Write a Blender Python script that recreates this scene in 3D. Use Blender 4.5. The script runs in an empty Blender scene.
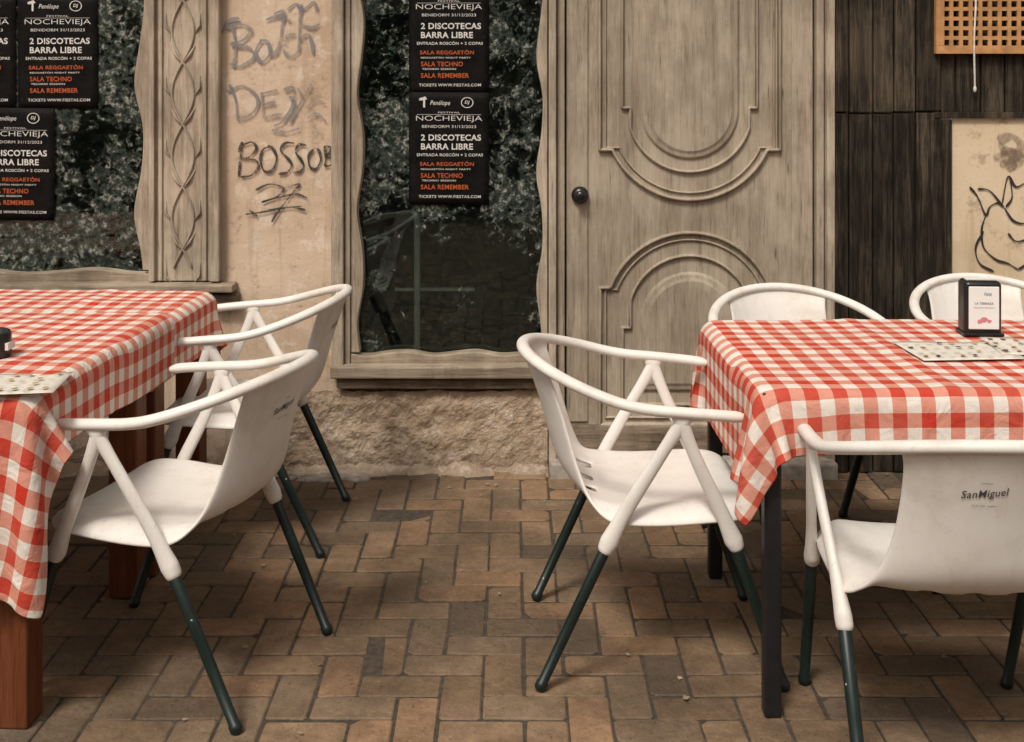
import bpy, bmesh, math, random
import numpy as np
from mathutils import Vector, Matrix, noise as mnoise
random.seed(7); rng=np.random.default_rng(7)
scene=bpy.context.scene
COL=scene.collection
scene.view_settings.view_transform='Standard'
try: scene.view_settings.look='None'
except: pass
scene.view_settings.exposure=0

# ------------------------------------------------------------------ helpers
CD=4.34; CH=1.46; F=1150.0; S0=F/CD
def WX(px,y=0.0): return (px-512)*(CD+y)/F
def WZ(py,y=0.0): return CH-(py-83)*(CD+y)/F
def empty(name,loc=(0,0,0),rz=0):
    e=bpy.data.objects.new(name,None); COL.objects.link(e); e.location=loc; e.rotation_euler=(0,0,rz); e.empty_display_size=.1
    return e
def obj(name,mesh,mat=None,parent=None):
    o=bpy.data.objects.new(name,mesh); COL.objects.link(o)
    if mat and len(mesh.materials)==0: mesh.materials.append(mat)
    if parent: o.parent=parent
    return o
def from_bm(name,bm,mat=None,parent=None,smooth=False,normals=True):
    if normals: bmesh.ops.recalc_face_normals(bm,faces=bm.faces)
    me=bpy.data.meshes.new(name); bm.to_mesh(me); bm.free()
    if smooth:
        for p in me.polygons: p.use_smooth=True
    return obj(name,me,mat,parent)
def bbox(bm,x0,x1,y0,y1,z0,z1):
    v=[bm.verts.new((x,y,z)) for x in (x0,x1) for y in (y0,y1) for z in (z0,z1)]
    for f in ((0,1,3,2),(4,6,7,5),(0,4,5,1),(2,3,7,6),(0,2,6,4),(1,5,7,3)):
        bm.faces.new([v[i] for i in f])
def bev(o,w,seg=2):
    m=o.modifiers.new('bevel','BEVEL'); m.width=w; m.segments=seg; m.limit_method='ANGLE'
    return o
def box(name,x0,x1,y0,y1,z0,z1,mat,parent=None,b=.004,seg=2):
    bm=bmesh.new(); bbox(bm,x0,x1,y0,y1,z0,z1)
    o=from_bm(name,bm,mat,parent)
    if b: bev(o,b,seg)
    return o
def catmull(P,n=8,closed=False):
    P=[np.array(p,float) for p in P]
    if len(P)<3: 
        return [P[0]+(P[1]-P[0])*t/n for t in range(n+1)]
    out=[]; N=len(P)
    for i in range(N if closed else N-1):
        p1=P[i]; p2=P[(i+1)%N]
        p0=P[(i-1)%N] if (closed or i>0) else 2*p1-p2
        p3=P[(i+2)%N] if (closed or i+2<N) else 2*p2-p1
        for k in range(n):
            t=k/n
            out.append(.5*((2*p1)+(-p0+p2)*t+(2*p0-5*p1+4*p2-p3)*t*t+(-p0+3*p1-3*p2+p3)*t**3))
    if not closed: out.append(P[-1])
    return out
def tube(bm,pts,rw,rh,up=(0,0,1),n=12,closed=False,rounded=True):
    pts=[Vector(p) for p in pts]; N=len(pts); up=Vector(up)
    if not hasattr(rw,'__len__'): rw=[rw]*N
    if not hasattr(rh,'__len__'): rh=[rh]*N
    rings=[]
    for i,p in enumerate(pts):
        if closed: T=(pts[(i+1)%N]-pts[i-1])
        else: T=pts[min(i+1,N-1)]-pts[max(i-1,0)]
        T.normalize(); s=T.cross(up)
        if s.length<1e-4: s=T.cross(Vector((1,.01,0)))
        s.normalize(); u=s.cross(T)
        rings.append([bm.verts.new(p+s*rw[i]*math.cos(a)+u*rh[i]*math.sin(a)) for a in [2*math.pi*k/n for k in range(n)]])
    for i in range(N if closed else N-1):
        a=rings[i]; b=rings[(i+1)%N]
        for k in range(n): bm.faces.new((a[k],a[(k+1)%n],b[(k+1)%n],b[k]))
    if not closed:
        for r,i,sg in ((rings[0],0,-1),(rings[-1],N-1,1)):
            T=(pts[1]-pts[0]) if i==0 else (pts[-1]-pts[-2]); T.normalize()
            off=T*sg*(min(rw[i],rh[i])*.6 if rounded else 0)
            c=bm.verts.new(pts[i]+off)
            if rounded:
                mid=[bm.verts.new(pts[i]+(v.co-pts[i])*.72+off*.72) for v in r]
                for k in range(n): bm.faces.new((r[k],r[(k+1)%n],mid[(k+1)%n],mid[k]))
                r=mid
            for k in range(n): bm.faces.new((r[k],r[(k+1)%n],c))

# ------------------------------------------------------------------ materials
def newmat(name):
    m=bpy.data.materials.new(name); m.use_nodes=True
    nt=m.node_tree; b=nt.nodes['Principled BSDF']; return m,nt,b
def N(nt,t,**k):
    n=nt.nodes.new(t)
    for a,v in k.items(): setattr(n,a,v)
    return n
def L(nt,a,b): nt.links.new(a,b)
def ramp(nt,src,stops,interp='LINEAR'):
    r=nt.nodes.new('ShaderNodeValToRGB'); r.color_ramp.interpolation=interp
    el=r.color_ramp.elements
    while len(el)<len(stops): el.new(.5)
    for e,(p,c) in zip(el,stops):
        e.position=p
        if not hasattr(c,'__len__'): c=(c,c,c)
        e.color=(*c[:3],1)
    L(nt,src,r.inputs[0]); return r.outputs[0]
def coords(nt,scale=(1,1,1),kind='Object'):
    tc=N(nt,'ShaderNodeTexCoord'); mp=N(nt,'ShaderNodeMapping'); mp.inputs['Scale'].default_value=scale
    L(nt,tc.outputs[kind],mp.inputs['Vector']); return mp.outputs[0]
def noise(nt,vec,scale,detail=5,rough=.6,dist=0):
    n=N(nt,'ShaderNodeTexNoise'); n.inputs['Scale'].default_value=scale; n.inputs['Detail'].default_value=detail
    n.inputs['Roughness'].default_value=rough; n.inputs['Distortion'].default_value=dist
    L(nt,vec,n.inputs['Vector']); return n.outputs['Fac']
def mixc(nt,fac,a,b,mode='MIX'):
    m=N(nt,'ShaderNodeMix'); m.data_type='RGBA'; m.blend_type=mode
    for i,v in ((0,fac),(6,a),(7,b)):
        if isinstance(v,bpy.types.NodeSocket): L(nt,v,m.inputs[i])
        elif hasattr(v,'__len__'): m.inputs[i].default_value=(*v[:3],1)
        else: m.inputs[i].default_value=v
    return m.outputs[2]
def math_(nt,op,a,b=0.0):
    m=N(nt,'ShaderNodeMath'); m.operation=op
    for i,v in ((0,a),(1,b)):
        if isinstance(v,bpy.types.NodeSocket): L(nt,v,m.inputs[i])
        else: m.inputs[i].default_value=v
    return m.outputs[0]
def bump(nt,b,h,strength=.4,dist=.01):
    n=N(nt,'ShaderNodeBump'); n.inputs['Strength'].default_value=strength; n.inputs['Distance'].default_value=dist
    L(nt,h,n.inputs['Height']); L(nt,n.outputs[0],b.inputs['Normal'])
def simple(name,c,rough=.5,var=.15,scale=20,bs=.1,metal=0,spec=.5):
    m,nt,b=newmat(name); v=coords(nt); n=noise(nt,v,scale,4)
    lo=[x*(1-var) for x in c]; hi=[min(1,x*(1+var)) for x in c]
    L(nt,ramp(nt,n,[(.3,lo),(.7,hi)]),b.inputs['Base Color'])
    b.inputs['Roughness'].default_value=rough; b.inputs['Metallic'].default_value=metal
    b.inputs['Specular IOR Level'].default_value=spec
    bump(nt,b,n,bs,.002); return m
def wood(name,dark,mid,light,grain=(22,22,1.3),rough=.85,stain=.5,bs=.5,rnd=0,pale=.3,crack=.75):
    m,nt,b=newmat(name)
    v=coords(nt,grain); g=noise(nt,v,1.6,6,.70,.6)
    g2=noise(nt,coords(nt,tuple(x*4 for x in grain)),2,3,.6)
    gg=math_(nt,'ADD',math_(nt,'MULTIPLY',g,.62),math_(nt,'MULTIPLY',g2,.38))
    c=ramp(nt,gg,[(.34,dark),(.47,mid),(.66,light)])
    st=noise(nt,coords(nt,(1.6,1.6,.9)),2.6,6,.68)
    c=mixc(nt,ramp(nt,st,[(.36,stain),(.56,0)]),c,tuple(x*.5 for x in dark))
    c=mixc(nt,ramp(nt,st,[(.50,0),(.64,pale)]),c,tuple(min(1,x*1.2) for x in light))
    ck=noise(nt,coords(nt,tuple(x*1.7 for x in grain)),3.1,2,.5,.3)
    c=mixc(nt,ramp(nt,ck,[(.24,crack),(.31,0)]),c,tuple(x*.3 for x in dark))
    if rnd:
        oi=N(nt,'ShaderNodeObjectInfo')
        c=mixc(nt,1.0,c,ramp(nt,oi.outputs['Random'],[(0,1-rnd),(1,min(1,1+rnd*.3))]),'MULTIPLY')
    L(nt,c,b.inputs['Base Color']); b.inputs['Roughness'].default_value=rough
    b.inputs['Specular IOR Level'].default_value=.2
    bump(nt,b,gg,bs,.006); return m
M_door=wood('weathered_door_wood',(.20,.158,.115),(.335,.275,.208),(.44,.375,.295),stain=.38,pale=.35,bs=.35)
M_frame=wood('weathered_frame_wood',(.20,.155,.11),(.38,.31,.235),(.54,.46,.37),stain=.5)
M_doorh=wood('weathered_wood_horizontal',(.14,.108,.076),(.28,.222,.162),(.43,.355,.28),grain=(1.3,22,22),stain=.5)
M_dark=wood('dark_planks',(.009,.007,.005),(.034,.026,.018),(.15,.115,.08),stain=.6,rnd=.6,pale=.25)
M_sill=wood('old_sill_wood',(.05,.037,.025),(.16,.12,.085),(.32,.25,.19),grain=(1.3,22,22))
M_leg=wood('table_leg_wood',(.09,.026,.010),(.15,.047,.019),(.22,.078,.034),rough=.5,stain=.25,pale=.1,bs=.2)
def plaster(name,a,b_,c_,pale,rough_h,bs,dirt=.7,fn=9):
    m,nt,b=newmat(name); v=coords(nt)
    n1=noise(nt,v,1.7,6,.62,.4); n2=noise(nt,v,fn,7,.72); n3=noise(nt,v,70,4,.7)
    c=ramp(nt,n1,[(.33,a),(.5,b_),(.68,c_)])
    c=mixc(nt,ramp(nt,n2,[(.54,0),(.60,.65)]),c,pale)
    c=mixc(nt,ramp(nt,n2,[(.33,.6),(.42,0)]),c,tuple(x*.5 for x in a))
    sx=N(nt,'ShaderNodeSeparateXYZ'); tc=N(nt,'ShaderNodeTexCoord'); L(nt,tc.outputs['Object'],sx.inputs[0])
    zz=math_(nt,'ADD',sx.outputs[2],math_(nt,'MULTIPLY',math_(nt,'SUBTRACT',n2,.5),.4))
    c=mixc(nt,ramp(nt,zz,[(0.0,dirt),(.10,dirt*.35),(.28,0)]),c,(.085,.065,.047))
    vs=noise(nt,coords(nt,(14,14,.8)),1.5,4,.6)
    c=mixc(nt,ramp(nt,vs,[(.54,0),(.70,.38)]),c,tuple(x*.55 for x in a))
    c=mixc(nt,ramp(nt,n3,[(.60,0),(.70,.38)]),c,(.14,.10,.075))
    L(nt,c,b.inputs['Base Color']); b.inputs['Roughness'].default_value=.92; b.inputs['Specular IOR Level'].default_value=.2
    h=math_(nt,'ADD',math_(nt,'MULTIPLY',n2,rough_h),math_(nt,'MULTIPLY',n3,.35))
    bump(nt,b,h,bs,.012); return m
M_pl=plaster('old_plaster',(.44,.32,.22),(.57,.435,.32),(.64,.505,.38),(.68,.585,.48),.5,.4)
M_base=plaster('rough_render_base',(.36,.26,.175),(.52,.395,.285),(.58,.46,.345),(.62,.54,.45),1.4,.9,.42,26)
def gingham(name,red):
    m,nt,b=newmat(name); tc=N(nt,'ShaderNodeTexCoord'); sx=N(nt,'ShaderNodeSeparateXYZ'); L(nt,tc.outputs['UV'],sx.inputs[0])
    P=.066
    st=[math_(nt,'LESS_THAN',math_(nt,'FRACT',math_(nt,'DIVIDE',sx.outputs[i],P)),.5) for i in (0,1)]
    s=math_(nt,'MULTIPLY',math_(nt,'ADD',st[0],st[1]),.5)
    c=ramp(nt,s,[(0,(.78,.72,.66)),(.35,(.66,.275,.205)),(.8,red)],'CONSTANT')
    v=coords(nt); n=noise(nt,v,5,5,.6)
    c=mixc(nt,ramp(nt,n,[(.35,.22),(.65,0)]),c,(.42,.30,.22))
    cn=noise(nt,v,260,2,.6)
    c=mixc(nt,1.0,c,ramp(nt,cn,[(.3,.88),(.7,1.0)]),'MULTIPLY')
    L(nt,c,b.inputs['Base Color']); b.inputs['Roughness'].default_value=.8; b.inputs['Specular IOR Level'].default_value=.2
    cr=noise(nt,v,13,3,.5,1.4)
    bump(nt,b,cr,.55,.016); return m
M_ging=gingham('gingham_cloth',(.53,.036,.018))
def plastic():
    m,nt,b=newmat('white_plastic'); v=coords(nt)
    n=noise(nt,v,6,6,.65); n2=noise(nt,v,90,3,.6); sm=noise(nt,coords(nt,(9,9,2)),3,5,.7,.5)
    c=ramp(nt,n,[(.30,(.64,.59,.53)),(.46,(.745,.71,.665)),(.7,(.78,.75,.715))])
    c=mixc(nt,ramp(nt,sm,[(.55,0),(.72,.30)]),c,(.50,.43,.35))
    c=mixc(nt,ramp(nt,n2,[(.65,0),(.75,.4)]),c,(.38,.32,.26))
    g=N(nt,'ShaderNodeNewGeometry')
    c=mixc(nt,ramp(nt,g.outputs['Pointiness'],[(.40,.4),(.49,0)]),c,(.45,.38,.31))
    L(nt,c,b.inputs['Base Color']); L(nt,ramp(nt,n,[(.3,.5),(.7,.34)]),b.inputs['Roughness'])
    b.inputs['Specular IOR Level'].default_value=.45
    bump(nt,b,n2,.05,.001); return m
M_plas=plastic()
def legm():
    m,nt,b=newmat('dark_green_enamel'); v=coords(nt)
    n=noise(nt,v,38,5,.7)
    c=ramp(nt,n,[(.3,(.003,.009,.008)),(.66,(.006,.018,.015)),(.70,(.015,.03,.026)),(.715,(.42,.44,.42))])
    L(nt,c,b.inputs['Base Color']); b.inputs['Roughness'].default_value=.42; bump(nt,b,n,.1,.001); return m
M_gleg=legm()
M_blk=simple('black_metal',(.009,.009,.011),.45,.3,30)
M_blkp=simple('black_plastic',(.010,.010,.011),.3,.3,20,.05)
M_txtgrey=simple('print_grey',(.06,.055,.06),.6,.2,300,.02)
M_white=simple('print_white',(.62,.60,.57),.8,.25,120,.02,spec=.2)
M_cord=simple('cord_white',(.7,.66,.6),.8,.2,60,.1,spec=.2)
M_orange=simple('print_orange',(.42,.095,.035),.8,.25,120,.02,spec=.2)
M_pink=simple('print_pink',(.60,.20,.22),.6,.1,80,.02)
M_blue=simple('print_blue',(.10,.22,.42),.6,.1,80,.02)
M_green=simple('print_green',(.22,.27,.12),.6,.3,60,.02)
M_ochre=simple('print_ochre',(.45,.25,.10),.6,.3,60,.02)
M_paper=simple('paper',(.64,.60,.53),.8,.08,25,.05)
M_cream=simple('card_white',(.78,.76,.74),.5,.04,10,.02)
def posterm():
    m,nt,b=newmat('poster_black'); v=coords(nt); n=noise(nt,v,14,5,.6); n2=noise(nt,v,120,3,.6)
    c=ramp(nt,n,[(.35,(.003,.0027,.0025)),(.7,(.010,.0085,.0075))]); c=mixc(nt,ramp(nt,n2,[(.69,0),(.75,.3)]),c,(.3,.27,.25))
    L(nt,c,b.inputs['Base Color']); b.inputs['Roughness'].default_value=.65; b.inputs['Specular IOR Level'].default_value=.10; bump(nt,b,n,.6,.010); return m
M_post=posterm()
def inkm(name,c,lo,hi,mx=.92):
    m,nt,b=newmat(name); v=coords(nt); n=noise(nt,v,70,5,.75); n2=noise(nt,v,9,3,.5)
    s=math_(nt,'ADD',math_(nt,'MULTIPLY',n,.6),math_(nt,'MULTIPLY',n2,.4))
    a=ramp(nt,s,[(lo,0),(hi,mx)]); L(nt,a,b.inputs['Alpha']); b.inputs['Base Color'].default_value=(*c,1); b.inputs['Roughness'].default_value=.85
    return m
M_inkg=inkm('grey_spray',(.21,.205,.205),.34,.54,.85)
M_inkb=inkm('black_spray',(.030,.025,.024),.37,.49,.9)
def glassm():
    m,nt,b=newmat('speckled_window_glass'); nt.nodes.remove(b)
    out=nt.nodes['Material Output']; v=coords(nt)
    tr=N(nt,'ShaderNodeBsdfTransparent'); tr.inputs[0].default_value=(.80,.86,.83,1)
    gl=N(nt,'ShaderNodeBsdfGlossy'); gl.inputs['Roughness'].default_value=.02; gl.inputs[0].default_value=(.85,1,.93,1)
    fr=N(nt,'ShaderNodeFresnel'); fr.inputs[0].default_value=1.5
    bn=N(nt,'ShaderNodeBump'); bn.inputs['Strength'].default_value=.10; bn.inputs['Distance'].default_value=.01
    L(nt,noise(nt,v,3.5,2,.5),bn.inputs['Height']); L(nt,bn.outputs[0],gl.inputs['Normal'])
    mx=N(nt,'ShaderNodeMixShader'); L(nt,math_(nt,'MULTIPLY',fr.outputs[0],1.1),mx.inputs[0]); L(nt,tr.outputs[0],mx.inputs[1]); L(nt,gl.outputs[0],mx.inputs[2])
    df=N(nt,'ShaderNodeBsdfDiffuse')
    n=noise(nt,v,24,6,.75,1.2); big=noise(nt,v,3.4,5,.65); col=noise(nt,v,48,4,.6)  # diffuse green-grey to whitish speckles over the pane, denser at sides and higher up
    L(nt,ramp(nt,col,[(.36,(.025,.038,.030)),(.53,(.10,.12,.10)),(.66,(.50,.51,.46))]),df.inputs[0])
    sx=N(nt,'ShaderNodeSeparateXYZ'); tc=N(nt,'ShaderNodeTexCoord'); L(nt,tc.outputs['Object'],sx.inputs[0])
    ex=math_(nt,'ABSOLUTE',math_(nt,'ADD',sx.outputs[0],.235))
    edge=ramp(nt,ex,[(.20,0),(.34,1)])
    hi=ramp(nt,sx.outputs[2],[(.65,0),(1.1,1)])
    w_=math_(nt,'MAXIMUM',edge,hi)
    s=math_(nt,'ADD',math_(nt,'ADD',n,math_(nt,'MULTIPLY',math_(nt,'SUBTRACT',big,.5),1.0)),math_(nt,'MULTIPLY',math_(nt,'SUBTRACT',w_,.85),.20))
    fine=ramp(nt,s,[(.52,0),(.545,.85),(.60,.12),(.66,.8),(.72,.25)])
    haze=math_(nt,'MAXIMUM',fine,ramp(nt,big,[(.3,.005),(.7,.04)]))
    m2=N(nt,'ShaderNodeMixShader'); L(nt,haze,m2.inputs[0]); L(nt,mx.outputs[0],m2.inputs[1]); L(nt,df.outputs[0],m2.inputs[2])
    L(nt,m2.outputs[0],out.inputs[0]); return m
M_glass=glassm()
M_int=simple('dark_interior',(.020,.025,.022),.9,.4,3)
M_pole=simple('pale_metal',(.62,.64,.60),.5,.15,10)
M_vent=simple('tan_lattice',(.46,.235,.09),.7,.25,25,.3)
M_stone=simple('concrete',(.33,.29,.25),.9,.3,30,.6)
def paver():
    m,nt,b=newmat('clay_pavers'); v=coords(nt)
    at=N(nt,'ShaderNodeAttribute'); at.attribute_name='Col'
    n=noise(nt,v,30,6,.72); n2=noise(nt,v,2.0,6,.68); n3=noise(nt,v,150,3,.6)
    c=mixc(nt,1.0,at.outputs['Color'],ramp(nt,n,[(.3,.60),(.7,1.0)]),'MULTIPLY')
    c=mixc(nt,ramp(nt,n2,[(.38,.6),(.58,0)]),c,(.05,.037,.025))
    c=mixc(nt,ramp(nt,n2,[(.52,0),(.70,.25)]),c,(.33,.245,.16))
    c=mixc(nt,ramp(nt,n3,[(.60,0),(.74,.45)]),c,(.33,.26,.19))
    pit=noise(nt,v,75,3,.6)
    c=mixc(nt,ramp(nt,pit,[(.30,.6),(.38,0)]),c,(.04,.03,.02))
    L(nt,c,b.inputs['Base Color']); L(nt,ramp(nt,n2,[(.3,.62),(.7,.85)]),b.inputs['Roughness'])
    b.inputs['Specular IOR Level'].default_value=.3
    bump(nt,b,math_(nt,'ADD',n,math_(nt,'MULTIPLY',pit,.7)),.75,.006); return m
M_pav=paver()
M_sand=simple('joint_sand',(.055,.042,.030),.95,.5,60,.5)
M_ground=simple('ground_earth',(.12,.10,.08),.95,.3,2,.3)
M_leaf=simple('leaves',(.055,.095,.035),.6,.5,3,.1)
M_opp=simple('opposite_plaster',(.42,.34,.26),.9,.2,2,.2)

# ------------------------------------------------------------------ ground
g=box('ground',-150,150,-150,150,-.5,-.03,M_ground,None,0)
def pavement():
    w=.1; V=[];Fc=[];C=[]
    nx0,nx1,ny0,ny1=-60,60,-75,1
    for i in range(nx0,nx1):
        for j in range(ny0,ny1):
            k=(i-j)%4
            if k==0: x0,x1,y0,y1=i*w,(i+2)*w,j*w,(j+1)*w
            elif k==3: x0,x1,y0,y1=i*w,(i+1)*w,j*w,(j+2)*w
            else: continue
            if y1>.06: continue
            x0+=.03; x1+=.03
            g=.0014+random.random()*.0014; bv=.0045
            cx,cy=(x0+x1)/2,(y0+y1)/2; a=random.gauss(0,.010)
            z=random.gauss(0,.0015); tx=random.gauss(0,.013); ty=random.gauss(0,.013)
            b0=len(V)
            # eight-sided outline: worn, slightly rounded and chipped corners
            hx,hy=(x1-x0)/2-g,(y1-y0)/2-g
            out=[]
            for sx,sy in ((-1,-1),(1,-1),(1,1),(-1,1)):
                ch=random.uniform(.003,.007) if random.random()<.85 else random.uniform(.010,.020)
                A=(sx*(hx-ch),sy*hy); Bp=(sx*hx,sy*(hy-ch))
                out+= [Bp,A] if sx*sy<0 and False else ([Bp,A] if (sx,sy) in ((-1,-1),(1,1)) else [A,Bp])
            out=[(ox+random.uniform(-.0012,.0012),oy+random.uniform(-.0012,.0012)) for ox,oy in out]
            for (ins,dz) in ((bv,0),(.001,-.0028),(0,-.028)):
                for ox,oy in out:
                    dx=ox*(1-ins/hx); dy=oy*(1-ins/hy)
                    X=cx+dx*math.cos(a)-dy*math.sin(a); Y=cy+dx*math.sin(a)+dy*math.cos(a)
                    V.append((X,Y,z+dz+(dx*tx+dy*ty)*.6-.001))
            Fc.append(tuple(range(b0,b0+8)))
            for r in (0,8):
                for q in range(8):
                    Fc.append((b0+r+q,b0+r+8+q,b0+r+8+(q+1)%8,b0+r+(q+1)%8))
            t=random.random(); base=np.array((.275,.180,.108)) if t<.5 else (np.array((.225,.155,.100)) if t<.75 else np.array((.315,.190,.110)) if t<.93 else np.array((.165,.118,.083)))
            base=base*random.uniform(.80,1.2)
            C+= [(*base,1)]*24
    me=bpy.data.meshes.new('brick_pavement'); me.from_pydata(V,[],Fc)
    ca=me.color_attributes.new('Col','FLOAT_COLOR','POINT'); ca.data.foreach_set('color',np.array(C,dtype=np.float32).ravel())
    me.update(); bm=bmesh.new(); bm.from_mesh(me); bmesh.ops.recalc_face_normals(bm,faces=bm.faces); bm.to_mesh(me); bm.free()
    return obj('brick_pavement',me,M_pav)
pv=pavement()
sd=box('joint_sand',-6,6,-7.5,.05,-.029,-.0045,M_sand,pv,0)

# ------------------------------------------------------------------ building
B=empty('old_shop_building')
def wallpanel(name,x0,x1,z0,z1,mat,amp=.003,step=.03,y0=0.0,freq=3.0,ragtop=0,depth=.35):
    nx=max(2,int((x1-x0)/step)); nz=max(2,int((z1-z0)/step))
    bm=bmesh.new(); G=[]
    for i in range(nx+1):
        r=[]
        for j in range(nz+1):
            x=x0+(x1-x0)*i/nx
            zt=z1+ragtop*(mnoise.noise(Vector((x*9,1,0)))+.5*mnoise.noise(Vector((x*31,1,0))))
            z=z0+(zt-z0)*j/nz
            d=mnoise.fractal(Vector((x*freq,3.1,z*freq)),.8,2.1,6)*amp
            r.append(bm.verts.new((x,y0-d,z)))
        G.append(r)
    for i in range(nx):
        for j in range(nz): bm.faces.new((G[i][j],G[i+1][j],G[i+1][j+1],G[i][j+1]))
    edge=[G[i][0] for i in range(nx+1)]+[G[nx][j] for j in range(1,nz+1)]+[G[i][nz] for i in range(nx-1,-1,-1)]+[G[0][j] for j in range(nz-1,0,-1)]
    back=[bm.verts.new((v.co.x,y0+depth,v.co.z)) for v in edge]
    n=len(edge)
    for k in range(n): bm.faces.new((edge[k],back[k],back[(k+1)%n],edge[(k+1)%n]))
    bm.faces.new(back)
    return from_bm(name,bm,mat,B,smooth=False)
XL0,XL1=-3.4,WX(156); XM0,XM1=WX(345),WX(548); XD0,XD1=WX(548),WX(832)
wallpanel('wall_left',-6.5,XL0,-.03,4.2,M_pl,.006,.08)
wallpanel('wall_under_window',XL0,XL1,-.03,.685,M_base,.010,.03)
wallpanel('wall_pier',XL1,XM0,-.03,4.2,M_pl,.005,.02)
wallpanel('wall_under_middle_window',XM0,XM1,-.03,.345,M_base,.004,.03,y0=.01)
wallpanel('wall_right',XD1,6.5,-.03,4.2,M_pl,.004,.08)
wallpanel('wall_over_left_window',XL0,XL1,2.6,4.2,M_pl,.004,.08)
wallpanel('wall_over_openings',XM0,XD1,2.6,4.2,M_pl,.004,.08)
wallpanel('render_plinth',WX(247),XM1-.002,-.02,WZ(390),M_base,.010,.008,y0=-.015,freq=14,ragtop=.014,depth=.0135)
box('cornice',-6.5,6.5,-.18,-.008,4.2,4.35,M_stone,B,.02)
box('roof_slab',-6.5,6.5,-.12,3.6,4.352,4.5,M_stone,B,.02)
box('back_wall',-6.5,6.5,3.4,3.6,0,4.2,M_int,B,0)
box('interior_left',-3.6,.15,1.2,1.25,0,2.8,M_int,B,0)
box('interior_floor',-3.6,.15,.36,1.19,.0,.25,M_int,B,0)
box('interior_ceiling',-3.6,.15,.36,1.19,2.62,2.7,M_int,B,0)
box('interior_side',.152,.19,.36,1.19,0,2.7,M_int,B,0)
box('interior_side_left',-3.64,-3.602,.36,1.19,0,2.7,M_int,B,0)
for nm,x0,x1,z0 in (('left_window_glass',XL0,XL1,.66),('middle_window_glass',XM0,XM1,.35)):
    box(nm,x0+.002,x1-.002,.050,.055,z0,2.59,M_glass,B,0)
bm=bmesh.new(); tube(bm,[(WX(417,.08),.08,.36),(WX(417,.08),.08,2.6)],.0115,.0115,up=(0,1,0)); 
bbox(bm,WX(395,.10),WX(475,.10),.100,.115,WZ(291,.10),WZ(288,.10))
from_bm('window_pole',bm,M_pole,B)
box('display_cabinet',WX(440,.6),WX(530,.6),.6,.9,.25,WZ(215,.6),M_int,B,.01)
def wavytrim(name,outer,inner,y0,y1,mat):
    bm=bmesh.new(); n=len(outer)
    a=[bm.verts.new((x,y0,z)) for x,z in outer]; b=[bm.verts.new((x,y0,z)) for x,z in inner]
    c=[bm.verts.new((x,y1,z)) for x,z in outer]; d=[bm.verts.new((x,y1,z)) for x,z in inner]
    for i in range(n-1):
        bm.faces.new((a[i],a[i+1],b[i+1],b[i])); bm.faces.new((c[i],d[i],d[i+1],c[i+1]))
        bm.faces.new((b[i],b[i+1],d[i+1],d[i])); bm.faces.new((a[i],c[i],c[i+1],a[i+1]))
    bm.faces.new((a[0],b[0],d[0],c[0])); bm.faces.new((a[-1],c[-1],d[-1],b[-1]))
    return bev(from_bm(name,bm,mat,B),.004)
def wave(t,ph,per): return math.sin(2*math.pi*t/per+ph)+.15*math.sin(4.3*math.pi*t/per+ph*2)
pys=np.linspace(-250,352,110)
wavytrim('middle_window_trim_left',[(WX(351),WZ(p)) for p in pys],[(WX(361+3.2*wave(p,0,120)),WZ(p)) for p in pys],-.012,.045,M_frame)
wavytrim('middle_window_trim_right',[(WX(548)-.002,WZ(p)) for p in pys],[(WX(540+3.2*wave(p,2,120)),WZ(p)) for p in pys],-.012,.045,M_frame)
pxs=np.linspace(351,547.5,70)
wavytrim('middle_window_trim_bottom',[(WX(p),WZ(366)) for p in pxs],[(WX(p),WZ(353+1.8*wave(p,0,70))) for p in pxs],-.016,.044,M_doorh)
pys=np.linspace(-250,270,100)
wavytrim('left_window_trim_right',[(WX(152),WZ(p)) for p in pys],[(WX(140+4.5*wave(p,1.1,135)),WZ(p)) for p in pys],-.012,.045,M_frame)
pxs=np.linspace(-380,152,150)
wavytrim('left_window_trim_bottom',[(WX(p),WZ(283)) for p in pxs],[(WX(p),WZ(271+2.2*wave(p,0,120))) for p in pxs],-.016,.044,M_doorh)
ztop=2.62
box('middle_window_stile',WX(333),WX(345),-.05,.03,WZ(370),ztop,M_frame,B,.006)
box('middle_window_stile_inner',WX(345.5),WX(351),-.025,.03,WZ(366),ztop,M_door,B,.004)
box('middle_window_sill',WX(333),WX(547),-.075,.04,WZ(374),WZ(362),M_doorh,B,.006)
box('middle_window_sill_lower',WX(338),WX(546),-.045,.009,WZ(386),WZ(375),M_sill,B,.006)
box('left_window_ledge',XL0,WX(238),-.085,-.002,WZ(289),WZ(281),M_doorh,B,.006)
box('left_window_ledge_lower',XL0,WX(241),-.05,-.002,WZ(306),WZ(292),M_sill,B,.006)
box('left_window_frame_top',XL0,XL1,-.03,.04,2.5,2.6,M_frame,B,.006)
box('pilaster_board',WX(153),WX(222),-.026,-.001,WZ(280),ztop,M_frame,B,.004)
for a,b_,y in ((152.5,158,-.05),(161,165,-.036),(205,209,-.036),(213,222.5,-.055)):
    box('pilaster_fillet',WX(a),WX(b_),y,-.027,WZ(279.5),ztop-.01,M_frame,B,.004)
bm=bmesh.new()
for ph in (0,math.pi):
    p=[(WX(185+11*math.sin(2*math.pi*q/124+ph)),-.027,WZ(q)) for q in range(-250,268,4)]
    tube(bm,p,.0045,.0085,up=(0,1,0),n=8)
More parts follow.
